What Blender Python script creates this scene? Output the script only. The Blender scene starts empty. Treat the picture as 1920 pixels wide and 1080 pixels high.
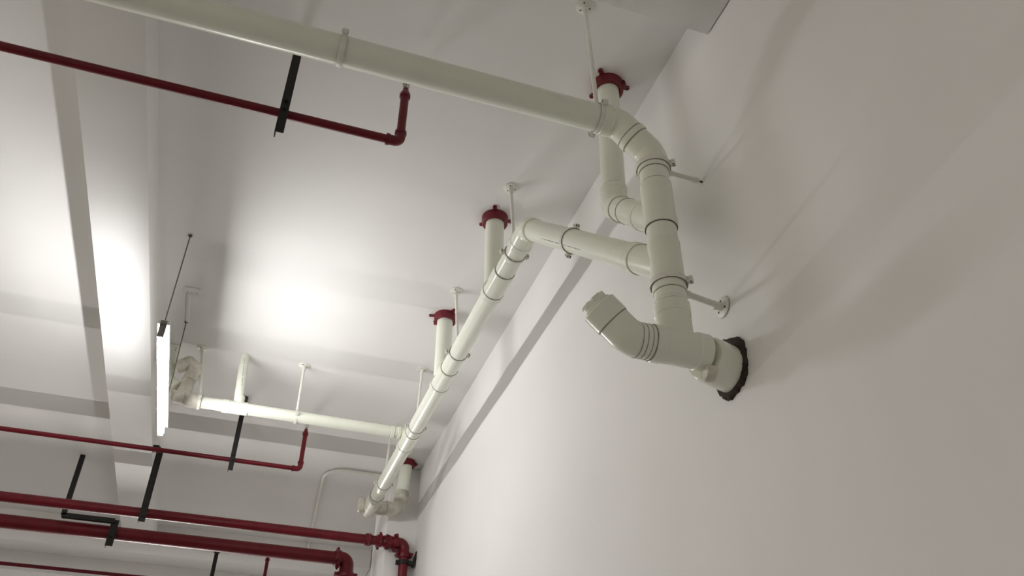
import bpy, bmesh, math, random
from mathutils import Vector, Matrix
random.seed(4)
PI = math.pi
scene = bpy.context.scene
COL = scene.collection
OZ = 1.6                                    # eye height above the floor

# ------------------------------------------------------------------ camera
cam_d = bpy.data.cameras.new('camera')
cam = bpy.data.objects.new('camera', cam_d); COL.objects.link(cam)
cam_d.sensor_width = 36.0
cam_d.lens = 1580.1 / 1920 * 36.0
cam_d.shift_x = 8 / 1920
cam_d.clip_start = 0.05
RX = Vector((0.94831, -0.31729, 0.00600)); DN = Vector((0.19212, 0.55894, -0.80665)); FW = Vector((0.25258, 0.76610, 0.59100))
cam.matrix_world = Matrix(((RX.x, -DN.x, -FW.x, 0), (RX.y, -DN.y, -FW.y, 0), (RX.z, -DN.z, -FW.z, OZ), (0, 0, 0, 1)))
scene.camera = cam

# ------------------------------------------------------------------ world and exposure
w = bpy.data.worlds.new('world'); scene.world = w; w.use_nodes = True
bgn = w.node_tree.nodes['Background']
bgn.inputs[0].default_value = (1.0, 0.92, 0.80, 1); bgn.inputs[1].default_value = 0.90
scene.view_settings.view_transform = 'Standard'; scene.view_settings.look = 'None'
scene.view_settings.exposure = 0.0; scene.view_settings.gamma = 1.0
scene.view_settings.use_curve_mapping = False
try:
    scene.cycles.use_denoising = True
    scene.cycles.max_bounces = 8; scene.cycles.diffuse_bounces = 6
    scene.cycles.caustics_reflective = False; scene.cycles.caustics_refractive = False
    scene.cycles.sample_clamp_indirect = 4.0
except Exception:
    pass

TUBE_STRENGTH = 152.0          # hanging tube over the room
TUBE2_STRENGTH = 1500.0         # the next tube further down the room

# ------------------------------------------------------------------ materials
def nodes(name):
    m = bpy.data.materials.new(name); m.use_nodes = True
    nt = m.node_tree; return m, nt, nt.nodes['Principled BSDF']

def mat(name, col, rough=0.5, metal=0.0, var=0.0, vscale=8.0, bump=0.0, bscale=40.0, spec=0.5, col2=None, coat=0.0):
    m, nt, b = nodes(name)
    b.inputs['Roughness'].default_value = rough; b.inputs['Metallic'].default_value = metal
    b.inputs['Specular IOR Level'].default_value = spec
    b.inputs['Coat Weight'].default_value = coat
    tc = nt.nodes.new('ShaderNodeTexCoord')
    if var or col2:
        n = nt.nodes.new('ShaderNodeTexNoise'); n.inputs['Scale'].default_value = vscale; n.inputs['Detail'].default_value = 5
        nt.links.new(tc.outputs['Object'], n.inputs['Vector'])
        r = nt.nodes.new('ShaderNodeValToRGB')
        c2 = col2 or tuple(c * (1 - var) for c in col)
        r.color_ramp.elements[0].position = 0.3; r.color_ramp.elements[0].color = (*c2, 1)
        r.color_ramp.elements[1].position = 0.6; r.color_ramp.elements[1].color = (*col, 1)
        nt.links.new(n.outputs['Fac'], r.inputs['Fac']); nt.links.new(r.outputs['Color'], b.inputs['Base Color'])
    else:
        b.inputs['Base Color'].default_value = (*col, 1)
    if bump:
        n2 = nt.nodes.new('ShaderNodeTexNoise'); n2.inputs['Scale'].default_value = bscale; n2.inputs['Detail'].default_value = 4
        nt.links.new(tc.outputs['Object'], n2.inputs['Vector'])
        bp = nt.nodes.new('ShaderNodeBump'); bp.inputs['Strength'].default_value = bump; bp.inputs['Distance'].default_value = 0.004
        nt.links.new(n2.outputs['Fac'], bp.inputs['Height']); nt.links.new(bp.outputs['Normal'], b.inputs['Normal'])
    return m

M = {}
def plaster(name, col, var):
    m, nt, b = nodes(name)
    b.inputs['Roughness'].default_value = 0.85; b.inputs['Specular IOR Level'].default_value = 0.25
    tc = nt.nodes.new('ShaderNodeTexCoord')
    n = nt.nodes.new('ShaderNodeTexNoise'); n.inputs['Scale'].default_value = 1.3; n.inputs['Detail'].default_value = 6
    nt.links.new(tc.outputs['Object'], n.inputs['Vector'])
    r = nt.nodes.new('ShaderNodeValToRGB')
    r.color_ramp.elements[0].position = 0.32; r.color_ramp.elements[0].color = (*[c * (1 - var) for c in col], 1)
    r.color_ramp.elements[1].position = 0.62; r.color_ramp.elements[1].color = (*col, 1)
    nt.links.new(n.outputs['Fac'], r.inputs['Fac']); nt.links.new(r.outputs['Color'], b.inputs['Base Color'])
    # trowel waves and roller grain
    a = nt.nodes.new('ShaderNodeTexNoise'); a.inputs['Scale'].default_value = 2.2; a.inputs['Detail'].default_value = 2
    g = nt.nodes.new('ShaderNodeTexNoise'); g.inputs['Scale'].default_value = 90; g.inputs['Detail'].default_value = 3
    for q in (a, g): nt.links.new(tc.outputs['Object'], q.inputs['Vector'])
    b1 = nt.nodes.new('ShaderNodeBump'); b1.inputs['Strength'].default_value = 0.35; b1.inputs['Distance'].default_value = 0.03
    b2 = nt.nodes.new('ShaderNodeBump'); b2.inputs['Strength'].default_value = 0.18; b2.inputs['Distance'].default_value = 0.002
    nt.links.new(a.outputs['Fac'], b1.inputs['Height']); nt.links.new(g.outputs['Fac'], b2.inputs['Height'])
    nt.links.new(b1.outputs['Normal'], b2.inputs['Normal']); nt.links.new(b2.outputs['Normal'], b.inputs['Normal'])
    return m
M['wall'] = plaster('painted_plaster', (0.80, 0.79, 0.785), 0.03)
M['ceil'] = plaster('painted_ceiling', (0.79, 0.78, 0.765), 0.04)
M['floor'] = mat('concrete_floor', (0.22, 0.215, 0.20), 0.8, var=0.25, vscale=3, bump=0.3)
M['pvc'] = mat('white_pvc', (0.80, 0.82, 0.72), 0.28, var=0.03, vscale=9, spec=0.5)
M['pvc_fit'] = mat('white_pvc_fitting', (0.79, 0.81, 0.705), 0.24, var=0.03, vscale=9, spec=0.5)
M['joint'] = mat('joint_line', (0.30, 0.28, 0.235), 0.7, var=0.4, vscale=60)  # dirty glue at the pipe joints, with the gap's shade painted in
M['clampw'] = mat('painted_clamp', (0.76, 0.75, 0.69), 0.4, var=0.08, vscale=40)
M['bolt'] = mat('dark_bolt', (0.03, 0.027, 0.024), 0.5, metal=0.3, var=0.3, vscale=100)
M['red'] = mat('red_pipe_paint', (0.135, 0.004, 0.011), 0.38, var=0.25, vscale=14, bump=0.1, bscale=60, spec=0.35)
M['redcollar'] = mat('red_collar_paint', (0.15, 0.004, 0.014), 0.55, var=0.2, vscale=40)
M['black'] = mat('black_steel', (0.011, 0.010, 0.009), 0.6, metal=0.2, var=0.4, vscale=30, bump=0.1)
M['chrome'] = mat('brass_chrome', (0.55, 0.52, 0.46), 0.25, metal=0.9, var=0.2, vscale=60)
M['grime'] = mat('dark_mortar', (0.055, 0.036, 0.028), 0.9, col2=(0.020, 0.013, 0.010), vscale=45, bump=0.9, bscale=90)
M['lump'] = mat('grubby_pvc', (0.70, 0.68, 0.60), 0.5, col2=(0.42, 0.40, 0.33), vscale=12, bump=0.4, bscale=25)
M['wire'] = mat('steel_wire', (0.16, 0.15, 0.13), 0.5, metal=0.6, var=0.3, vscale=80)
M['housing'] = mat('white_enamel', (0.72, 0.72, 0.70), 0.35, var=0.03)
M['capgrey'] = mat('grey_end_cap', (0.20, 0.19, 0.17), 0.45, var=0.3, vscale=60)
def emit(name, col, s):
    m, nt, b = nodes(name)
    b.inputs['Base Color'].default_value = (0.9, 0.9, 0.9, 1)
    b.inputs['Emission Color'].default_value = (*col, 1); b.inputs['Emission Strength'].default_value = s
    return m
M['tube'] = emit('glowing_tube', (1.0, 0.985, 0.985), TUBE_STRENGTH)
M['tube2'] = emit('glowing_tube_far', (1.0, 0.97, 0.93), TUBE2_STRENGTH)

# ------------------------------------------------------------------ mesh helpers
def P(x, y, z): return Vector((x, y, z + OZ))

def basis(d):
    d = d.normalized()
    u = Vector((0, 0, 1)) if abs(d.z) < 0.9 else Vector((1, 0, 0))
    a = d.cross(u).normalized(); return a, d.cross(a).normalized()

def ring(bm, c, a, b, r, n):
    return [bm.verts.new(c + (a * math.cos(2 * PI * i / n) + b * math.sin(2 * PI * i / n)) * r) for i in range(n)]

def bridge(bm, r0, r1, mi=0):
    n = len(r0)
    for i in range(n):
        f = bm.faces.new((r0[i], r0[(i + 1) % n], r1[(i + 1) % n], r1[i])); f.material_index = mi; f.smooth = True

def capf(bm, r, mi=0, flip=False):
    f = bm.faces.new(r if not flip else r[::-1]); f.material_index = mi

def fillet(pts, rads, seg=10):
    out = [pts[0]]
    for i in range(1, len(pts) - 1):
        p0, p, p1 = pts[i - 1], pts[i], pts[i + 1]
        R = rads[i - 1] if isinstance(rads, (list, tuple)) else rads
        d0 = (p0 - p).normalized(); d1 = (p1 - p).normalized()
        ang = d0.angle(d1); half = ang / 2
        if R <= 0 or abs(PI - ang) < 1e-3: out.append(p); continue
        t = min(R / math.tan(half), (p0 - p).length * 0.49, (p1 - p).length * 0.49)
        R = t * math.tan(half)
        c = p + (d0 + d1).normalized() * (R / math.sin(half))
        a = p + d0 * t - c; b = p + d1 * t - c
        tot = a.angle(b); ax = a.cross(b).normalized()
        for k in range(seg + 1):
            out.append(c + Matrix.Rotation(tot * k / seg, 3, ax) @ a)
    out.append(pts[-1]); return out

def sweep(bm, pts, r, n=32, caps=True, mi=0):
    pts = [p.copy() for p in pts]
    tang = []
    for i in range(len(pts)):
        a = pts[max(i - 1, 0)]; b = pts[min(i + 1, len(pts) - 1)]
        if 0 < i < len(pts) - 1:
            t = ((pts[i] - a).normalized() + (b - pts[i]).normalized())
        else: t = b - a
        tang.append(t.normalized())
    a, _ = basis(tang[0]); prev = None
    for i, p in enumerate(pts):
        t = tang[i]; a = (a - t * a.dot(t)).normalized(); b = t.cross(a)
        rr = r[i] if isinstance(r, (list, tuple)) else r
        cur = ring(bm, p, a, b, rr, n)
        if prev: bridge(bm, prev, cur, mi)
        elif caps: capf(bm, cur, mi, True)
        prev = cur
    if caps: capf(bm, prev, mi)

def lathe(bm, o, d, prof, n=32, mi=0, cap0=True, cap1=True):
    """profile of (distance along d, radius[, material])"""
    d = d.normalized(); a, b = basis(d); prev = None
    b = d.cross(a)
    for k, q in enumerate(prof):
        cur = ring(bm, o + d * q[0], a, b, max(q[1], 1e-4), n)
        m2 = q[2] if len(q) > 2 else mi
        if prev: bridge(bm, prev, cur, m2)
        elif cap0: capf(bm, cur, m2, True)
        prev = cur
    if cap1: capf(bm, prev, mi)

def box(bm, c, s, rot=None, mi=0, bev=0.0):
    t = bmesh.ops.create_cube(bm, size=1.0)
    vs = t['verts']
    mtx = Matrix.Translation(c) @ (rot.to_4x4() if rot else Matrix.Identity(4)) @ Matrix.Diagonal((*s, 1))
    bmesh.ops.transform(bm, matrix=mtx, verts=vs)
    fs = {f for v in vs for f in v.link_faces}
    for f in fs: f.material_index = mi
    if bev:
        es = {e for f in fs for e in f.edges}
        r = bmesh.ops.bevel(bm, geom=list(es), offset=bev, segments=2, affect='EDGES', profile=0.6)
        for f in r['faces']: f.material_index = mi

def dirrot(x, y):
    """rotation whose local x is x, local z close to y"""
    x = x.normalized(); z = (y - x * y.dot(x)).normalized(); yy = z.cross(x)
    return Matrix((x, yy, z)).transposed()

def make(name, bm, mats, parent=None, origin=None):
    me = bpy.data.meshes.new(name)
    bmesh.ops.recalc_face_normals(bm, faces=bm.faces)
    o0 = parent.location if parent is not None and parent.parent is None else (origin or Vector((0, 0, 0)))
    off = Vector(o0)
    if parent is not None and parent.parent is not None: off = Vector(parent.parent.location)
    bmesh.ops.translate(bm, vec=-off, verts=bm.verts)
    bm.to_mesh(me); bm.free()
    for m in (mats if isinstance(mats, (list, tuple)) else [mats]): me.materials.append(m)
    me.set_sharp_from_angle(angle=math.radians(38))
    ob = bpy.data.objects.new(name, me); COL.objects.link(ob)
    if parent is not None: ob.parent = parent
    else: ob.location = off
    return ob

def tag(o, label, cat, group=None):
    o['label'] = label; o['category'] = cat
    if group: o['group'] = group
    return o

def thing(name, label, cat, loc, group=None):
    o = bpy.data.objects.new(name, None); COL.objects.link(o)
    o.empty_display_size = 0.1; o.location = loc
    return tag(o, label, cat, group)

def copy_tree(o, parent=None):
    c = o.copy(); COL.objects.link(c)
    if parent is not None: c.parent = parent
    for ch in list(o.children): copy_tree(ch, c)
    return c

def struct(name, bm, m):
    o = make(name, bm, m); o['kind'] = 'structure'; return o

def new(): return bmesh.new()

# ------------------------------------------------------------------ the room
H = 3.2; HB = 2.985
bm = new(); box(bm, P(-1.6, 5.2, H + 0.1), (8.8, 18.4, 0.2)); struct('ceiling', bm, M['ceil'])
bm = new(); box(bm, P(-1.6, 5.2, -1.7), (8.8, 18.4, 0.2)); struct('floor', bm, M['floor'])

def sstep(a, b, x):
    t = max(0, min(1, (x - a) / (b - a))); return t * t * (3 - 2 * t)

# right wall, gently wavy plaster
bm = new()
ys = [-4.0 + i * 0.1 for i in range(175)]; zs = [-1.6 + i * (3.3 + 1.6) / 48 for i in range(49)]
def wx(y, z):
    return 1.505 + 0.001 * math.sin(1.7 * y + 0.6) * math.sin(1.3 * z + 0.4) + 0.0008 * math.sin(3.1 * z + 1.2 * y)
grid = [[bm.verts.new(P(wx(y, z), y, z)) for z in zs] for y in ys]
back = [[bm.verts.new(P(1.78, y, z)) for z in (zs[0], zs[-1])] for y in (ys[0], ys[-1])]
for i in range(len(ys) - 1):
    for j in range(len(zs) - 1):
        f = bm.faces.new((grid[i][j], grid[i + 1][j], grid[i + 1][j + 1], grid[i][j + 1])); f.smooth = True
bm.faces.new((back[0][0], back[0][1], back[1][1], back[1][0]))
bm.faces.new([g[-1] for g in grid] + [back[1][1], back[0][1]])
bm.faces.new([g[0] for g in grid][::-1] + [back[0][0], back[1][0]])
bm.faces.new(grid[0] + [back[0][1], back[0][0]]); bm.faces.new(grid[-1][::-1] + [back[1][0], back[1][1]])
struct('wall_right', bm, M['wall'])
# cross beam in front of the drain pipe
bm = new(); box(bm, P(-1.75, 1.69, (HB + H) / 2), (6.5, 0.36, H - HB), bev=0.004); struct('trim_1', bm, M['ceil'])
# beam down the room, left
bm = new(); box(bm, P(-0.9135, 5.595, (HB + H) / 2), (0.303, 7.47, H - HB), bev=0.004); struct('trim_2', bm, M['ceil'])
# cross beams further down
bm = new(); box(bm, P(-1.75, 9.49, (HB + H) / 2), (6.5, 0.32, H - HB), bev=0.004); struct('trim_3', bm, M['ceil'])
bm = new(); box(bm, P(-1.75, 10.86, (HB + H) / 2), (6.5, 0.34, H - HB), bev=0.004); struct('trim_4', bm, M['ceil'])
# pillar against the right wall
bm = new(); box(bm, P(1.247 + 0.16, 7.38, 0.80), (0.32, 0.64, 4.79), bev=0.006); struct('wall_pillar', bm, M['wall'])
bm = new(); box(bm, P(-1.6, 14.0, 0.8), (8.8, 0.2, 4.8)); struct('wall_back', bm, M['wall'])
bm = new(); box(bm, P(-5.6, 10.2, 0.8), (0.2, 7.6, 4.8)); struct('wall_left_light_block', bm, M['wall'])  # unseen wall, added to keep world light off the far ceiling
bm = new(); box(bm, P(-1.6, -4.1, 0.8), (8.8, 0.2, 4.8)); struct('wall_front_light_block', bm, M['wall'])  # unseen wall behind the camera, added to stop world light from the front

# ------------------------------------------------------------------ pipe helpers
PV = [M['pvc'], M['joint']]; PF = [M['pvc_fit'], M['joint']]

def sleeve(bm, a, b, r, rp, d0=True, d1=True, mi=0):
    """socket round a pipe of radius rp with a dark line of glue and painted gap shade at its ends"""
    d = b - a; L = d.length; c = 0.003
    prof = []
    if d0: prof += [(-0.0028, rp + 0.0012, 1), (-0.0002, rp + 0.0022, 1), (0, rp + 0.0022, 1)]
    prof += [(0, r - c, 1 if d0 else mi), (c, r, mi), (L - c, r, mi), (L, r - c, mi)]
    if d1: prof += [(L, rp + 0.0022, 1), (L + 0.0028, rp + 0.0012, 1)]
    lathe(bm, a, d, prof, 40, mi)

def collar_groove(bm, c, d, r, w=0.003):
    """raised bead with a dark line beside it"""
    lathe(bm, c - d.normalized() * w, d, [(0, r), (0, r + 0.0018, 1), (w, r + 0.0018, 1), (w, r)], 40, 1)

def clamp(parent_name, root, c, axis, side, rp, ears=(1, -1), w=0.022):
    """two-half pipe clamp round axis at c; ears stick out along +-side"""
    axis = axis.normalized(); side = (side - axis * side.dot(axis)).normalized(); up = axis.cross(side)
    bm = new()
    r0 = rp + 0.0005; r1 = rp + 0.0045
    lathe(bm, c - axis * w / 2, axis, [(0, r0, 1), (0, r1, 1), (0.002, r1 + 0.0012, 0), (w - 0.002, r1 + 0.0012, 0), (w, r1, 0), (w, r0, 1)], 40, 0, False, False)
    band = make('clamp_band', bm, [M['clampw'], M['joint']], root)
    for s in ears:
        bm = new(); R = dirrot(side * s, axis)
        ctr = c + side * s * (r1 + 0.009)
        for t in (-1, 1):
            box(bm, ctr + up * t * 0.0060, (0.022, 0.009, w), R, 0, 0.0015)
            box(bm, ctr + side * s * 0.003 + up * t * 0.0062, (0.0075, 0.0045, w + 0.0014), R, 1)
        for t in (-1, 1):
            lathe(bm, ctr + up * t * 0.0105, up * t, [(0, 0.0055), (0.004, 0.0055), (0.0045, 0.003), (0.007, 0.003)], 6, 0)
        make('clamp_ear', bm, [M['clampw'], M['bolt']], band)
    return band

def hanger(label, top, bottom, axis, side, rp, ears=(1, -1), r=0.0095, flange=True, group='white rod hangers', clampc=None, normal=Vector((0, 0, -1))):
    """rod from a flange on ceiling or wall to a clamp round the pipe; bottom = point on the pipe's axis"""
    root = thing('pipe_hanger', label, 'pipe hanger', top, group)
    d = (bottom - top).normalized()
    bm = new(); end = bottom - d * (rp + 0.004)
    sweep(bm, [top + d * (0.004 if flange else 0.018), end], r, 16); 
    lathe(bm, end - d * 0.028, d, [(0, r + 0.0005), (0.002, r + 0.003), (0.028, r + 0.003)], 6)
    make('rod', bm, M['clampw'], root)
    bm = new()
    if flange:
        lathe(bm, top + normal * 0.0005, normal, [(0, 0.040), (0.004, 0.040), (0.006, 0.036), (0.007, 0.016), (0.040, 0.0155), (0.042, 0.012)], 28)
        a, b = basis(normal)
        for k in range(3):
            an = k * 2.094 + 0.5
            lathe(bm, top + normal * 0.006 + (a * math.cos(an) + b * math.sin(an)) * 0.024, normal, [(0, 0.004), (0.003, 0.0035)], 8, 1)
        make('flange', bm, [M['clampw'], M['bolt']], root)
    else:
        lathe(bm, top - normal * 0.012, normal, [(0, 0.004), (0.03, 0.004)], 8, 1); lathe(bm, top + normal * 0.016, normal, [(0, 0.0125), (0.024, 0.0125)], 16, 0)
        make('anchor_screw', bm, [M['clampw'], M['bolt']], root)
    clamp('clamp', root, clampc or bottom, axis, side, rp, ears)
    return root

# ------------------------------------------------------------------ the big drain run and the stack
R0 = 0.0555; RF = 0.0600
YA = 2.05; ZA = 2.495; XV = 1.262; ZB = 1.478
X = Vector((1, 0, 0)); Y = Vector((0, 1, 0)); Z = Vector((0, 0, 1))

t = thing('drain_pipe', 'long straight white drain pipe high across the room beside the crossbeam', 'drain pipe', P(-1.0, YA, ZA))
bm = new(); sweep(bm, [P(-4.6, YA, ZA), P(1.075, YA, ZA)], R0, 44)
# small chips and paint runs along the lower edge
make('pipe_body', bm, PV, t)
bm = new(); sleeve(bm, P(-2.33, YA, ZA), P(-2.22, YA, ZA), RF, R0); make('coupling', bm, PF, t)
# clamps on it
c1 = thing('pipe_clamp', 'white clamp band with dark bolt on the big drain pipe above the black hanger', 'pipe clamp', P(0.035, YA, ZA))
clamp('c', c1, P(0.035, YA, ZA), X, -Y + Z * 0.45, R0, (1,))
hanger('long white rod hanger of the big drain pipe next to the nearest red collar', P(1.022, 2.045, H), P(1.045, YA, ZA), X, -Y + Z * 0.35, R0)

s = thing('drain_stack', 'white vertical drain stack curving down along the wall from the big drain pipe', 'drain stack', P(XV, YA, 1.6))
v0, v1, v2, v3 = P(1.075, YA, ZA), P(1.128, YA, ZA), P(XV, YA, ZA - (XV - 1.128)), P(XV, YA, 2.20)
bm = new(); sweep(bm, [P(XV, YA, 2.32), P(XV, YA, 1.66)], R0, 44); make('pipe_body', bm, PV, s)
bm = new()     # two 45 degree bends
d45 = (v2 - v1).normalized()
sweep(bm, fillet([P(1.055, YA, ZA), v1, v1 + d45 * 0.08], 0.09, 10), RF, 44)
make('elbow_fitting', bm, PF, s)
bm = new()
sweep(bm, fillet([v1 + d45 * 0.075, v2, P(XV, YA, 2.285)], 0.09, 10), RF - 0.0008, 44)
e = make('elbow_fitting', bm, PF, s)
bm = new(); sleeve(bm, P(1.052, YA, ZA), P(1.098, YA, ZA), RF + 0.003, R0); make('socket_rim', bm, PF, e)
bm = new(); m_ = v1 + d45 * 0.07; sleeve(bm, m_, m_ + d45 * 0.028, RF + 0.0035, RF); make('socket_rim', bm, PF, e)
bm = new(); sleeve(bm, P(XV, YA, 2.322), P(XV, YA, 2.262), RF + 0.002, R0); make('socket_rim', bm, PF, e)
# wye taking the nearest riser, wye taking the long branch, sweep tee at the foot
bm = new(); sleeve(bm, P(XV, YA, 2.20), P(XV, YA, 1.985), RF, R0); sleeve(bm, P(XV, YA, 2.03), P(XV, YA, 1.985), RF + 0.003, R0)
y1 = make('wye_fitting', bm, PF, s)
bm = new(); sleeve(bm, P(XV, YA, 1.915), P(XV, YA, 1.695), RF - 0.001, R0, False, True); make('wye_fitting', bm, PF, s)
bm = new()
sweep(bm, fillet([P(XV, YA, 1.60), P(XV, YA, ZB)], 0), RF, 44)
sleeve(bm, P(XV, YA, 1.645), P(XV, YA, 1.595), RF + 0.002, R0)
sweep(bm, [P(1.165, YA, ZB), P(1.368, YA, ZB)], RF + 0.001, 44)
sweep(bm, fillet([P(XV, YA, 1.73), P(XV, YA, ZB), P(1.365, YA, ZB)], 0.12, 14), R0 - 0.001, 40)
sleeve(bm, P(1.322, YA, ZB), P(1.368, YA, ZB), RF + 0.004, R0)
sleeve(bm, P(1.165, YA, ZB), P(1.205, YA, ZB), RF + 0.0035, RF, True, False)
make('sweep_tee', bm, PF, s)
bm = new()     # cleanout elbow turning up to the left
e45 = Vector((-1, 0, 0.965)).normalized(); q0 = P(1.092, YA, ZB)
sweep(bm, fillet([P(1.175, YA, ZB), q0, q0 + e45 * 0.085], 0.085, 12), RF - 0.0005, 44)
el = make('cleanout_elbow', bm, PF, s)
bm = new()
for xx in (1.150, 1.132, 1.115): collar_groove(bm, P(xx, YA, ZB), X, RF - 0.0012, 0.0018)
make('moulded_rib', bm, PF, el)
bm = new()
pc = q0 + e45 * 0.078
sleeve(bm, pc, pc + e45 * 0.066, RF + 0.003, RF - 0.001, True, False)
cap = make('cleanout_cap', bm, PF, s)
bm = new()     # plug: disc with a raised notched grip
po = pc + e45 * 0.066
lathe(bm, po, e45, [(-0.002, 0.052), (0.008, 0.052), (0.010, 0.049)], 40)
lathe(bm, po + e45 * 0.008, e45, [(0, 0.047), (0.016, 0.047), (0.018, 0.045)], 10)
a_, b_ = basis(e45)
for k in range(5):
    an = 2 * PI * k / 5 + 0.4; v = a_ * math.cos(an) + b_ * math.sin(an)
    box(bm, po + e45 * 0.026 + v * 0.033, (0.022, 0.034, 0.012), dirrot(v, e45), 0, 0.003)
make('grip_plug', bm, PF, cap)

# reducer in the wall
t = thing('wall_sleeve', 'large white pipe sleeve set into the right wall at the foot of the stack', 'pipe sleeve', P(1.46, YA, 1.45))
bm = new(); sx_ = Vector((0.135, 0.055, 0.010)).normalized(); lathe(bm, P(1.366, YA + 0.010, 1.466), sx_, [(0, 0.058), (0, 0.070), (0.004, 0.074), (0.015, 0.077), (0.05, 0.079), (0.19, 0.080)], 48)
make('sleeve_body', bm, PF, t)
bm = new()
lathe(bm, P(1.352, YA, 1.402), X, [(0, 0.022), (-0.002, 0.025), (0, 0.028), (0.004, 0.030), (0.03, 0.030)], 32)
lathe(bm, P(1.355, YA, 1.402), -X, [(0, 0.0225), (0.001, 0.021)], 24)
make('plugged_port', bm, M['lump'], t)
bm = new()
n = 96; prev = None; rr = [0.102 + 0.004 * math.sin(5 * 2 * PI * i / n + 1) + 0.002 * math.sin(17 * 2 * PI * i / n) + random.uniform(-0.0022, 0.0022) for i in range(n)]
rings_ = []
for (dx, k) in ((0.03, 1.03), (-0.006, 1.0), (-0.013, 0.93), (-0.010, 0.70), (0.02, 0.66)):
    cur = []
    for i in range(n):
        an = 2 * PI * i / n; r_ = rr[i] * k if k > 0.9 else 0.105 * k
        cur.append(bm.verts.new(P(1.500 + dx + (random.uniform(-0.002, 0.002) if k > 0.7 else 0), YA + 0.066 + math.cos(an) * r_, 1.486 + math.sin(an) * r_ * 1.06)))
    if prev: bridge(bm, prev, cur)
    prev = cur
tag(make('mortar_ring', bm, M['grime'], origin=P(1.486, YA, 1.448)), 'ragged dark brown mortar ring around the pipe sleeve in the wall', 'mortar ring')

# wall brackets of the stack
hanger('upper wall bracket of the drain stack just below its bend', P(1.503, 2.095, 2.335), P(XV, YA, 2.292), Z, X - Y * 0.9, RF + 0.002, (1,), r=0.0095, flange=False, normal=-X, group='wall brackets of the stack')
hanger('lower wall bracket of the drain stack with round flange above the mortar ring', P(1.503, 2.10, 1.728), P(XV, YA, 1.722), Z, X - Y * 0.9, RF + 0.001, (1,), r=0.0115, flange=True, normal=-X, clampc=P(XV, YA, 1.735), group='wall brackets of the stack')

# ------------------------------------------------------------------ risers and fire collars
def tee_foot(bm, c, rp, rm, z0):
    """saddle where a riser of radius rp enters a pipe of radius rm whose axis is at c"""
    lathe(bm, c, Z, [(0.0, rp + 0.006), (rm * 0.7, rp + 0.006), (z0, rp + 0.0045), (z0 + 0.003, rp + 0.003), (z0 + 0.003, rp + 0.001)], 40)

# nearest riser: down, 45 degrees into the stack
t = thing('riser_pipe', 'nearest white riser pipe, passing behind the big drain pipe into the stack', 'riser pipe', P(1.293, 2.417, H))
ra = P(1.296, 2.417, H - 0.002); rb = P(1.276, 2.417, 2.405); rc = P(XV, YA, 2.02)
rb2 = rb
bm = new(); sweep(bm, [ra, rb + Z * 0.07], R0 - 0.0025, 40); make('pipe_body', bm, PV, t)
dd = (rc - rb).normalized()
bm = new(); sweep(bm, [rb + dd * 0.05, rc], R0 - 0.002, 40)
collar_groove(bm, rb + dd * 0.17, dd, R0 - 0.002)
make('pipe_body', bm, PV, t)
bm = new(); sweep(bm, fillet([rb + Z * 0.10, rb, rb + dd * 0.075], 0.07, 10), RF - 0.003, 44)
e = make('elbow_fitting', bm, PF, t)
bm = new(); sleeve(bm, rb + dd * 0.055, rb + dd * 0.082, RF - 0.0005, R0 - 0.002, False, True); make('socket_rim', bm, PF, e)
bm = new(); sleeve(bm, rb + Z * 0.105, rb + Z * 0.075, RF - 0.001, R0 - 0.002, True, False); make('socket_rim', bm, PF, e)
bm = new(); L = (rc - rb).length; sleeve(bm, rb + dd * (L - 0.20), rb + dd * (L - 0.165), RF - 0.001, R0 - 0.002); sweep(bm, [rb + dd * (L - 0.17), rc], RF - 0.004, 40)
make('branch_socket', bm, PF, t)

def zB(y): return 2.720
XB = 1.08
def xB(y): return 1.08 * 2.720 / (2.662 + 0.0295 * (y - 3.1))
def B(y): return P(xB(y), y, zB(y))
def riser(label, x, y, foot_z, rp, xt=None):
    t = thing('riser_pipe', label, 'riser pipe', P(x, y, H))
    bm = new(); sweep(bm, [P(xt or x, y, H - 0.002), P(x, y, foot_z)], rp, 40); make('pipe_body', bm, PV, t)
    return t
t = riser('white riser pipe with red collar next to the bend of the long branch pipe', XB, 3.52, zB(3.52), R0 - 0.0025)
bm = new(); tee_foot(bm, B(3.52), R0 - 0.0025, R0, 0.10); make('tee_socket', bm, PF, t)
t = riser('white riser pipe with red collar halfway along the long branch pipe', 1.071, 4.584, zB(4.584), R0 - 0.0025)
bm = new(); tee_foot(bm, B(4.584), R0 - 0.0025, R0, 0.11); make('tee_socket', bm, PF, t)
t = thing('riser_pipe', 'farthest white riser pipe standing in the corner by the pillar', 'riser pipe', P(1.345, 6.93, H))
bm = new(); sweep(bm, [P(1.348, 6.93, H - 0.002), P(1.325, 6.93, 2.86)], R0 - 0.001, 36); make('pipe_body', bm, PV, t)
bm = new(); sweep(bm, fillet([P(1.322, 6.93, 2.90), P(1.320, 6.93, 2.74), P(1.06, 6.90, 2.73)], 0.09, 10), RF + 0.001, 36)
sleeve(bm, P(1.322, 6.93, 2.91), P(1.321, 6.93, 2.87), RF + 0.005, R0)
sleeve(bm, P(1.225, 6.917, 2.737), P(1.19, 6.912, 2.735), RF + 0.005, R0)
make('elbow_fitting', bm, [M['lump'], M['joint']], t)

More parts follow.
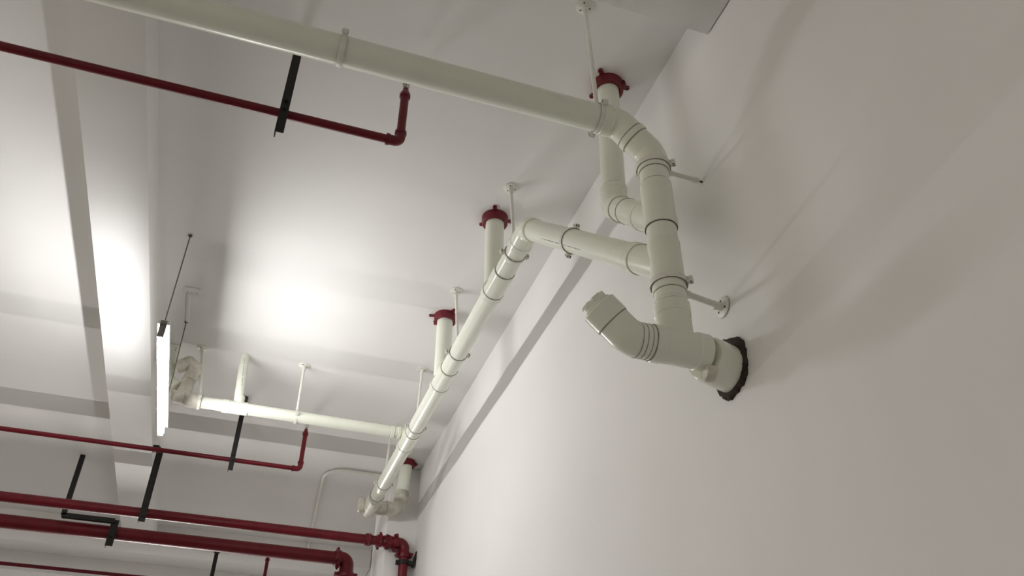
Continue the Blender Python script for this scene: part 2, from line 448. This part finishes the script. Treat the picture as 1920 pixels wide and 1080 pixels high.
def build_collar():
    root = thing('fire_collar', '', 'fire collar', Vector((0, 0, 0)))
    bm = new()
    lathe(bm, Vector((0, 0, 0)), -Z, [(0.0005, 0.074), (0.003, 0.076), (0.050, 0.073), (0.053, 0.070), (0.053, 0.0565), (0.01, 0.0565)], 40, 0, True, False)
    make('collar_body', bm, M['redcollar'], root)
    for k, an in enumerate((0.0, 2.2, 4.1)):
        bm = new(); v = Vector((math.cos(an), math.sin(an), 0)); R = dirrot(v, Z); tt = Z.cross(v)
        box(bm, v * 0.085 - Z * 0.004, (0.022, 0.022, 0.007), R, 0, 0.001)
        # rounded eye with a hole
        c = v * 0.098 - Z * 0.0005; n_ = 18
        ro = []; ri = []; ro2 = []; ri2 = []
        for i in range(n_):
            a_ = 2 * PI * i / n_; u = v * math.cos(a_) + tt * math.sin(a_)
            ro.append(bm.verts.new(c + u * 0.012)); ri.append(bm.verts.new(c + u * 0.0055))
            ro2.append(bm.verts.new(c + u * 0.012 - Z * 0.007)); ri2.append(bm.verts.new(c + u * 0.0055 - Z * 0.007))
        bridge(bm, ro, ro2); bridge(bm, ri2, ri); bridge(bm, ro2, ri2); bridge(bm, ri, ro)
        make('mounting_lug', bm, M['redcollar'], root)
    bm = new(); v = Vector((math.cos(-0.6), math.sin(-0.6), 0))
    box(bm, v * 0.079 - Z * 0.03, (0.018, 0.016, 0.030), dirrot(v, Z), 0, 0.002)
    lathe(bm, v * 0.083 - Z * 0.024 - Z.cross(v) * 0.013, Z.cross(v), [(0, 0.006), (0.026, 0.006)], 6, 1)
    make('closing_bolt', bm, [M['redcollar'], M['bolt']], root)
    return root
c0 = build_collar()
for k, (x, y, rz, lb) in enumerate((
        (1.296, 2.417, -0.15, 'dark red fire collar on the ceiling above the nearest riser'),
        (1.080, 3.52, 2.2, 'dark red fire collar on the ceiling beside the pipe bend and rod flange'),
        (1.071, 4.584, 2.9, 'dark red fire collar on the ceiling halfway along the branch pipe'),
        (1.348, 6.93, 0.3, 'dark red fire collar on the ceiling in the far corner by the pillar'))):
    c = c0 if k == 0 else copy_tree(c0)
    c.location = P(x, y, H); c.rotation_euler = (0, 0, rz); c['label'] = lb; c['group'] = 'red fire collars on the ceiling'

# ------------------------------------------------------------------ long branch pipe under the ceiling
t = thing('branch_pipe', 'long white branch pipe running down the room beside the right wall', 'branch pipe', P(XB, 5.0, zB(5.0)))
bm = new(); sweep(bm, [B(3.12), B(6.98)], R0 - 0.002, 44)
make('pipe_body', bm, PV, t)
bend = P(XB, 3.02, zB(3.02) + 0.045); stk = P(XV, YA, 1.815)
bend = P(1.100, 3.02, 2.720)
bd = (stk - bend).normalized(); bdir = (B(5) - B(3.1)).normalized()
bm = new(); sweep(bm, [bend + bd * 0.05, stk], R0 - 0.0015, 44)
# faint printed line along the pipe
LL = (stk - bend).length
cdir = (Vector((0, 0, OZ)) - (bend + bd * LL * 0.35)).normalized()
sdv = bd.cross(cdir).normalized(); upv = sdv.cross(bd).normalized()
if sdv.z > 0: sdv = -sdv
for k in range(46):
    u = 0.20 + k * 0.0115
    if u > 0.86 or random.random() < 0.22: continue
    wid = random.uniform(0.004, 0.008); an = 0.52
    nv = (upv * math.cos(an) + sdv * math.sin(an)).normalized()
    if nv.dot(cdir) < 0: nv = -nv
    cc = bend + bd * (u * LL * 0.62 + 0.13) + nv * (R0 - 0.0013)
    box(bm, cc, (wid, 0.0028, 0.0006), dirrot(bd, nv), 2)
make('pipe_body', bm, PV + [M['bolt']], t)
bm = new(); sweep(bm, fillet([B(3.13), bend, bend + bd * 0.085], 0.085, 12), RF - 0.0015, 44)
e = make('elbow_fitting', bm, PF, t)
bm = new(); sleeve(bm, bend + bd * 0.045, bend + bd * 0.080, RF + 0.0015, R0 - 0.002); make('socket_rim', bm, PF, e)
bm = new(); sleeve(bm, B(3.165), B(3.125), RF + 0.001, R0 - 0.002); make('socket_rim', bm, PF, e)
bm = new(); sleeve(bm, bend + bd * (LL - 0.235), bend + bd * (LL - 0.185), RF + 0.0015, R0 - 0.002); sweep(bm, [bend + bd * (LL - 0.19), stk], RF - 0.003, 40)
make('branch_socket', bm, PF, t)
for (y0, y1) in ((3.385, 3.62), (4.455, 4.71), (5.40, 5.66)):
    bm = new(); sleeve(bm, B(y0), B(y1), RF, R0 - 0.002)
    sleeve(bm, B(y1 - 0.045), B(y1), RF + 0.003, RF, True, False)
    make('tee_fitting', bm, PF, t)
bm = new(); sweep(bm, [B(6.62), B(6.98)], RF + 0.001, 40)
sleeve(bm, B(6.62), B(6.66), RF + 0.005, R0)
sweep(bm, [P(1.06, 6.90, 2.73), P(0.98, 6.90, 2.73)], RF - 0.004, 36)
lathe(bm, P(0.995, 6.90, 2.73), -X, [(0, RF + 0.002), (0.03, RF + 0.002), (0.04, RF - 0.006)], 36)
make('end_fitting', bm, [M['lump'], M['joint']], t)

hl = ['white rod hanger of the branch pipe nearest to its bend', 'white rod hanger of the branch pipe crossing in front of the middle collar',
      'white rod hanger of the branch pipe between the second collar and the crosswise pipe', 'farthest white rod hanger of the branch pipe beyond the crosswise pipe']
for (xt, yt, yc, lb) in ((1.087, 3.253, 3.235, hl[0]), (1.062, 4.284, 4.27, hl[1]), (1.092, 5.315, 5.315, hl[2]), (1.085, 6.36, 6.37, hl[3])):
    hanger(lb, P(xt, yt, H), B(yc), bdir, X, R0 - 0.002)
pc_ = bend + bd * (LL * 0.40)
c2 = thing('pipe_clamp', 'white two-part clamp with bolted ears on the sloping pipe before the dark wall strip', 'pipe clamp', pc_)
clamp('c', c2, pc_, bd, sdv, R0 - 0.0015)

# ------------------------------------------------------------------ crosswise pipe
RC = 0.0415
def zc(x): return 2.775 - 0.010 * x
YC = 5.545
t = thing('cross_pipe', 'white pipe crosswise under the ceiling between the tube lamp and branch pipe', 'drain pipe', P(0.3, YC, zc(0.3)))
bm = new(); sweep(bm, [P(-0.42, YC, zc(-0.42)), P(1.06, 5.53, zc(1.0))], RC, 36); make('pipe_body', bm, PV, t)
bm = new(); sleeve(bm, P(-0.245, YC, zc(-0.2)), P(-0.07, YC, zc(-0.1)), RC + 0.0045, RC)
sleeve(bm, P(-0.245, YC, zc(-0.2)), P(-0.20, YC, zc(-0.2)), RC + 0.007, RC, False, False)
lathe(bm, P(-0.142, YC, zc(-0.14)), Z, [(0, 0.037), (0.085, 0.037), (0.088, 0.034)], 32)
make('tee_fitting', bm, PF, t)
bm = new(); sleeve(bm, P(0.935, 5.533, zc(.93)), P(0.965, 5.533, zc(.96)), RC + 0.005, RC); sleeve(bm, P(0.985, 5.533, zc(.98)), P(1.01, 5.533, zc(1)), RC + 0.006, RC)
make('reducer', bm, PF, t)
bm = new()
sweep(bm, fillet([P(-0.385, YC, zc(-0.4)), P(-0.515, YC, 2.78), P(-0.50, YC + 0.01, 2.93), P(-0.475, YC, 3.02), P(-0.52, YC - 0.02, 3.06), P(-0.60, YC, 3.01)], [0.06, 0.05, 0.03, 0.03], 6), [0.048 + 0.004 * math.sin(i * 1.3) for i in range(4 * 7 + 2)], 28)
sleeve(bm, P(-0.43, YC, 2.78), P(-0.385, YC, zc(-0.38)), RC + 0.009, RC)
lathe(bm, P(-0.515, YC - 0.03, 2.775), (-X - Y * 0.5 - Z * 0.2), [(0, 0.040), (0.03, 0.044), (0.055, 0.043), (0.058, 0.030), (0.050, 0.028)], 28)
make('plastered_elbow', bm, [M['lump'], M['joint']], t)

t = thing('riser_pipe', 'slim white riser pipe standing on the crosswise pipe with a printed line', 'riser pipe', P(-0.16, YC, H))
bm = new(); sweep(bm, [P(-0.170, YC, H - 0.002), P(-0.142, YC, zc(-.14))], 0.0325, 32)
for k in range(14):
    if k in (3, 9): continue
    p_ = P(-0.170 + 0.002 * k, YC, H - 0.04 - k * 0.016); nv = Vector((-p_.x + 0.12, -p_.y, 0)).normalized()
    box(bm, P(-0.168 + 0.0016 * k, YC, H - 0.05 - k * 0.016) + nv * 0.0326, (0.009, 0.003, 0.0007), dirrot(Z, nv), 2)
make('pipe_body', bm, PV + [M['bolt']], t)
t = thing('riser_pipe', 'white riser pipe right behind the tube lamp with dark printed marks', 'riser pipe', P(-0.66, 5.60, H))
bm = new(); sweep(bm, fillet([P(-0.665, 5.60, H - 0.002), P(-0.655, 5.60, 2.94), P(-0.56, 5.56, 2.86)], 0.05), 0.050, 36)
for k in range(14):
    for sx in (-0.030, 0.026):
        if random.random() < 0.3: continue
        nv = Vector((sx, -math.sqrt(0.0025 - sx * sx), 0)).normalized()
        box(bm, P(-0.664, 5.60, H - 0.03 - k * 0.017) + nv * 0.0502, (0.011, 0.004, 0.0008), dirrot(Z, nv), 2)
make('pipe_body', bm, PV + [M['bolt']], t)
hanger('white rod hanger holding the middle of the crosswise pipe', P(0.258, 5.549, H), P(0.262, YC, zc(.26)), X, -Y, RC, (1,))
hanger('white rod hanger next to the plastered elbow of the crosswise pipe', P(-0.464, 5.541, H), P(-0.395, YC, zc(-.4)), X, -Y, RC + 0.009, (1,))

# ------------------------------------------------------------------ red sprinkler branches
def sprinkler_line(lab, y, z, xr, r, x0=-4.5):
    t = thing('sprinkler_pipe', lab, 'sprinkler pipe', P(0, y, z), 'thin red sprinkler branches')
    bm = new(); sweep(bm, [P(x0, y, z), P(xr - 0.03, y, z)], r, 28); make('pipe_body', bm, M['red'], t)
    bm = new(); sweep(bm, fillet([P(xr - 0.055, y, z), P(xr, y, z), P(xr, y, z + 0.055)], 0.032, 10), r * 1.18, 28)
    lathe(bm, P(xr - 0.062, y, z), X, [(0, r), (0, r * 1.36), (0.016, r * 1.36), (0.018, r)], 28)
    lathe(bm, P(xr, y, z + 0.062), -Z, [(0, r), (0, r * 1.36), (0.016, r * 1.36), (0.018, r)], 28)
    make('elbow_fitting', bm, M['red'], t)
    zt = z + 0.30
    bm = new(); sweep(bm, [P(xr, y, z + 0.05), P(xr, y, zt)], r, 28); make('riser_nipple', bm, M['red'], t)
    bm = new(); lathe(bm, P(xr, y, zt - 0.01), Z, [(0, r * 1.02), (0.004, r * 1.3), (0.022, r * 1.3), (0.03, r * 1.1), (0.050, r * 0.72), (0.058, r * 0.72)], 28); make('reducer', bm, M['red'], t)
    h = zt + 0.048
    bm = new()
    lathe(bm, P(xr, y, h), Z, [(0, 0.010), (0.010, 0.010), (0.010, 0.013), (0.014, 0.013), (0.016, 0.006), (0.020, 0.0055)], 6)
    for s in (-1, 1):
        sweep(bm, fillet([P(xr, y, h + 0.010) + X * s * 0.008, P(xr, y, h + 0.020) + X * s * 0.014, P(xr, y, h + 0.036) + X * s * 0.012, P(xr, y, h + 0.044)], 0.004, 4), 0.0022, 8)
    lathe(bm, P(xr, y, h + 0.019), Z, [(0, 0.0028), (0.022, 0.0028)], 10)
    lathe(bm, P(xr, y, h + 0.043), Z, [(0, 0.004), (0.001, 0.015), (0.0025, 0.015), (0.003, 0.002)], 20)
    for k in range(10):
        an = 2 * PI * k / 10; v = X * math.cos(an) + Y * math.sin(an)
        box(bm, P(xr, y, h + 0.044) + v * 0.017, (0.006, 0.004, 0.0015), dirrot(v, Z))
    make('sprinkler_head', bm, M['chrome'], t)['label'] = 'small metallic sprinkler head'
    return t
sprinkler_line('nearest thin red sprinkler pipe, below the big drain pipe, ending in an upturned head', 2.66, 2.735, 0.366, 0.0195)
sprinkler_line('thin red sprinkler pipe beyond the crosswise pipe, ending in an upturned head', 6.42, 2.770, 0.398, 0.0175)
sprinkler_line('farthest thin red sprinkler upright below the thick red pipe at the picture bottom', 9.25, 2.63, 0.394, 0.0175)

def angle_bar(bm, a, b, w, th, f):
    """L section from a to b; f = facing direction of the flat leg"""
    d = (b - a); L = d.length; d = d.normalized(); f = (f - d * f.dot(d)).normalized(); sx = d.cross(f).normalized()
    R = dirrot(d, f); c = (a + b) / 2
    box(bm, c, (L, w, th), R, 0, 0.0008)
    box(bm, c + sx * (w / 2 - th / 2) - f * (w * 0.5), (L, th, w), R, 0, 0.0008)
def bracket(label, x, y, ztop, zbot, zp, rp, w=0.042, side=1):
    """angle hanger standing in front of a pipe, with a U bolt"""
    t = thing('angle_hanger', label, 'pipe bracket', P(x, y, ztop), 'black steel angle hangers')
    bm = new(); angle_bar(bm, P(x, y, ztop - 0.004), P(x, y, zbot), w, 0.005, -Y)
    make('steel_angle', bm, M['black'], t)
    bm = new(); yy = y + side * (0.008 + rp)
    arc = [P(x - 0.0, yy, zp) + Vector((0, side * math.sin(a_) * (rp + 0.005), math.cos(a_) * (rp + 0.005))) for a_ in [i * PI / 16 for i in range(17)]]
    arc = [P(x, y - 0.02 * side, zp + rp + 0.005)] + arc + [P(x, y - 0.02 * side, zp - rp - 0.005)]
    sweep(bm, arc, 0.0045, 10)
    for zz in (zp + rp + 0.005, zp - rp - 0.005): lathe(bm, P(x, y - 0.006, zz), -Y, [(0, 0.009), (0.008, 0.009)], 6)
    make('u_bolt', bm, M['black'], t)
    return t
t = bracket('black steel hanger crossing the nearest thin red pipe below the big drain pipe', -0.141, 2.61, H, 2.575, 2.735, 0.0195, 0.037)
bm = new(); box(bm, P(-0.141, 2.635, H - 0.004), (0.06, 0.07, 0.006), None, 0, 0.001)
make('base_plate', bm, M['black'], t)
t = bracket('black steel hanger of the second thin red pipe, rising behind the crosswise pipe', -0.118, 6.375, H, 2.665, 2.770, 0.0175, 0.037)
bm = new(); box(bm, P(-0.125, 6.30, H - 0.009), (0.055, 0.26, 0.012), None, 0, 0.001); lathe(bm, P(-0.135, 6.20, H - 0.012), -Z, [(0, 0.010), (0.012, 0.010)], 6)
make('base_plate', bm, M['black'], t)
t = bracket('black steel hanger bolted to the left beam in front of the middle red pipe', -0.700, 6.94, 2.98, 2.39, 2.48, 0.039, 0.052)
bm = new(); box(bm, P(-0.740, 6.965, 3.01), (0.05, 0.05, 0.05), None, 0, 0.002); lathe(bm, P(-0.715, 6.955, 3.02), X, [(0, 0.010), (0.012, 0.010)], 6)
make('beam_plate', bm, M['black'], t)
t = bracket('short black steel bracket gripping the thick red pipe near the lower left edge', -0.985, 7.76, 2.665, 2.435, 2.575, 0.057, 0.060)
bm = new(); box(bm, P(-1.20, 7.76, 2.65), (0.42, 0.04, 0.04), None, 0, 0.002); box(bm, P(-1.40, 7.76, 2.925), (0.04, 0.04, 0.55), None, 0, 0.002)
make('steel_arm', bm, M['black'], t)
t = bracket('lowest black steel hanger, below the thick red pipe at the picture bottom', -0.128, 9.295, 3.03, 2.52, 2.62, 0.0175, 0.040, -1)
bm = new(); box(bm, P(-0.128, 9.313, 3.0), (0.06, 0.034, 0.06), None, 0, 0.002)
make('beam_plate', bm, M['black'], t)

# ------------------------------------------------------------------ larger red mains
def grooved(bm, c, d, rp, lug=None):
    lathe(bm, c - d * 0.028, d, [(0, rp), (0.002, rp * 1.22), (0.010, rp * 1.30), (0.014, rp * 1.30), (0.020, rp * 1.34), (0.036, rp * 1.34), (0.042, rp * 1.30), (0.046, rp * 1.30), (0.054, rp * 1.22), (0.056, rp)], 36)
    lug = lug or (Z if abs(d.z) < 0.5 else X)
    for s in (-1, 1):
        v = lug * s
        box(bm, c + v * rp * 1.5, (rp * 0.55, 0.05, 0.034), dirrot(v, d), 0, 0.003)
        tq = d.cross(v)
        lathe(bm, c + v * rp * 1.6 - tq * 0.042, tq, [(0, 0.011), (0.012, 0.011), (0.013, 0.006), (0.071, 0.006), (0.072, 0.011), (0.084, 0.011)], 8, 0)
def main_pipe(lab, y, z, r, xr, couplings, zdown, dcoup):
    t = thing('fire_main', lab, 'fire pipe', P(0, y, z), 'thick red fire mains')
    bm = new(); sweep(bm, [P(-4.5, y, z), P(xr - r * 1.2, y, z)], r, 40); make('pipe_body', bm, M['red'], t)
    bm = new(); sweep(bm, fillet([P(xr - r * 2.2, y, z), P(xr, y, z), P(xr, y, z - r * 2.2)], r * 1.5, 14), r * 1.10, 40); make('elbow_fitting', bm, M['red'], t)
    bm = new(); sweep(bm, [P(xr, y, z - r * 1.5), P(xr, y, zdown)], r, 40); make('pipe_body', bm, M['red'], t)
    for cx, lug in couplings:
        bm = new(); grooved(bm, P(cx, y, z), X, r, lug); make('grooved_coupling', bm, M['red'], t)
    for cz, lug in dcoup:
        bm = new(); grooved(bm, P(xr, y, cz), -Z, r, lug); make('grooved_coupling', bm, M['red'], t)
    return t
t = main_pipe('middle red fire main that turns down beside the pillar', 7.00, 2.48, 0.039, 1.40,
              [(1.085, (Y + Z * 0.3).normalized()), (1.18, (Y - Z * 0.2).normalized()), (1.32, (Z - Y * 0.2).normalized())], 1.2, [(2.385, X)])
bm = new()     # control valve body between couplings
lathe(bm, P(1.205, 7.0, 2.48), X, [(0, 0.042), (0.01, 0.05), (0.05, 0.056), (0.09, 0.05), (0.10, 0.042)], 32)
for k in range(8):
    an = k * PI / 4; v = Y * math.cos(an) + Z * math.sin(an)
    lathe(bm, P(1.235, 7.0, 2.48) + v * 0.058, X, [(0, 0.009), (0.012, 0.009), (0.012, 0.005), (0.03, 0.005)], 8)
make('flow_switch', bm, M['red'], t)
t = main_pipe('thickest red fire main, lowest long red pipe, with its elbow turning down', 7.85, 2.575, 0.058, 1.045,
              [(0.955, (Z + Y * 0.6).normalized())], 1.0, [(2.43, X)])
t = thing('wall_bracket', 'black clamp bracket holding the downturned red main to the wall', 'pipe bracket', P(1.50, 7.0, 2.32))
bm = new(); lathe(bm, P(1.40, 7.0, 2.30), Z, [(0, 0.0395), (0, 0.046), (0.035, 0.046), (0.035, 0.0395)], 36, 0, False, False)
box(bm, P(1.347, 7.0, 2.3175), (0.022, 0.03, 0.035), None, 0, 0.002); make('clamp_band', bm, M['black'], t)
bm = new(); box(bm, P(1.465, 6.99, 2.3175), (0.055, 0.04, 0.03), None, 0, 0.002)
box(bm, P(1.495, 6.99, 2.355), (0.022, 0.045, 0.13), Matrix.Rotation(0.25, 3, 'Y'), 0, 0.002); make('bracket_arm', bm, M['black'], t)

# ------------------------------------------------------------------ conduit on the ceiling
bm = new()
rc_ = 0.014
sweep(bm, fillet([P(1.245, 7.275, H - 0.015), P(0.68, 7.275, H - 0.015), P(0.70, 7.70, H - 0.015), P(0.80, 9.30, H - 0.015), P(0.80, 9.315, 3.0)], [0.2, 0.5, 0.02], 10), rc_, 16)
tag(make('conduit_pipe', bm, M['clampw'], origin=P(0.75, 7.5, H)), 'thin white bent conduit on the ceiling, left of the farthest riser', 'conduit')

# ------------------------------------------------------------------ hanging tube lamps
def lamp(label, a, b, tube_mat, wtop, hw=0.062, hz=0.062, r=0.020):
    root = thing('tube_lamp', label, 'ceiling lamp', (a + b) / 2, 'hanging tube lamps')
    d = (b - a).normalized(); sd = d.cross(Z).normalized()
    bm = new(); lathe(bm, a + d * 0.02, d, [(0, r * 0.6), (0.004, r), ((b - a).length - 0.044, r), ((b - a).length - 0.04, r * 0.6)], 24)
    make('light_tube', bm, tube_mat, root)['label'] = 'glowing white tube'
    bm = new(); box(bm, (a + b) / 2 + Z * hz, ((b - a).length, hw, 0.028), dirrot(d, Z), 0, 0.004); make('housing', bm, M['housing'], root)
    for p, s in ((a, 1), (b, -1)):
        bm = new(); box(bm, p + d * s * 0.008 + Z * (hz - 0.012) / 2, (0.018, 0.034, hz + 0.035), dirrot(d, Z), 0, 0.004); box(bm, p - d * s * 0.006 + Z * 0.055, (0.012, 0.030, 0.02), dirrot(d, Z), 0, 0.002)
        make('end_cap', bm, M['capgrey'], root)
    for p, q in wtop:
        bm = new(); sweep(bm, [p, q - Z * 0.004], 0.0034, 8); lathe(bm, q, -Z, [(0.0005, 0.012), (0.008, 0.012), (0.012, 0.006)], 12); make('hanging_wire', bm, M['wire'], root)
    return root
la, lb_ = P(-0.564, 4.10, 2.42), P(-0.564, 5.35, 2.42)
lamp('bright white tube lamp hanging on two wires at the left', la, lb_, M['tube'],
     [(la + Vector((0, 0.02, 0.07)), P(-0.583, 4.258, H)), (P(-0.564, 5.20, 2.49), P(-0.583, 5.229, H))])
la, lb_ = P(-1.55, 11.2, 0.60), P(-0.25, 11.2, 0.60)
lamp('far tube lamp crosswise to the room, hanging below the picture edge', la, lb_, M['tube2'],
     [(la + Vector((0.1, 0, 0.14)), P(-1.45, 11.2, H)), (lb_ + Vector((-0.2, 0, 0.14)), P(-0.45, 11.2, H))], 0.33, 0.124, 0.008)

# small plate with a cable strip on the ceiling behind the lamp wires
bm = new(); box(bm, P(-0.555, 4.835, H - 0.004), (0.10, 0.065, 0.008), None, 0, 0.002)
box(bm, P(-0.575, 5.04, H - 0.004), (0.020, 0.36, 0.008), None, 0, 0.002)
for sx in (-0.03, 0.0, 0.03): lathe(bm, P(-0.555 + sx, 4.855, H - 0.008), -Z, [(0, 0.004), (0.002, 0.003)], 8, 1)
tag(make('ceiling_plate', bm, [M['ceil'], M['bolt']], origin=P(-0.555, 4.83, H)), 'flat pale mounting plate with cable strip on the ceiling between the lamp wires', 'mounting plate')
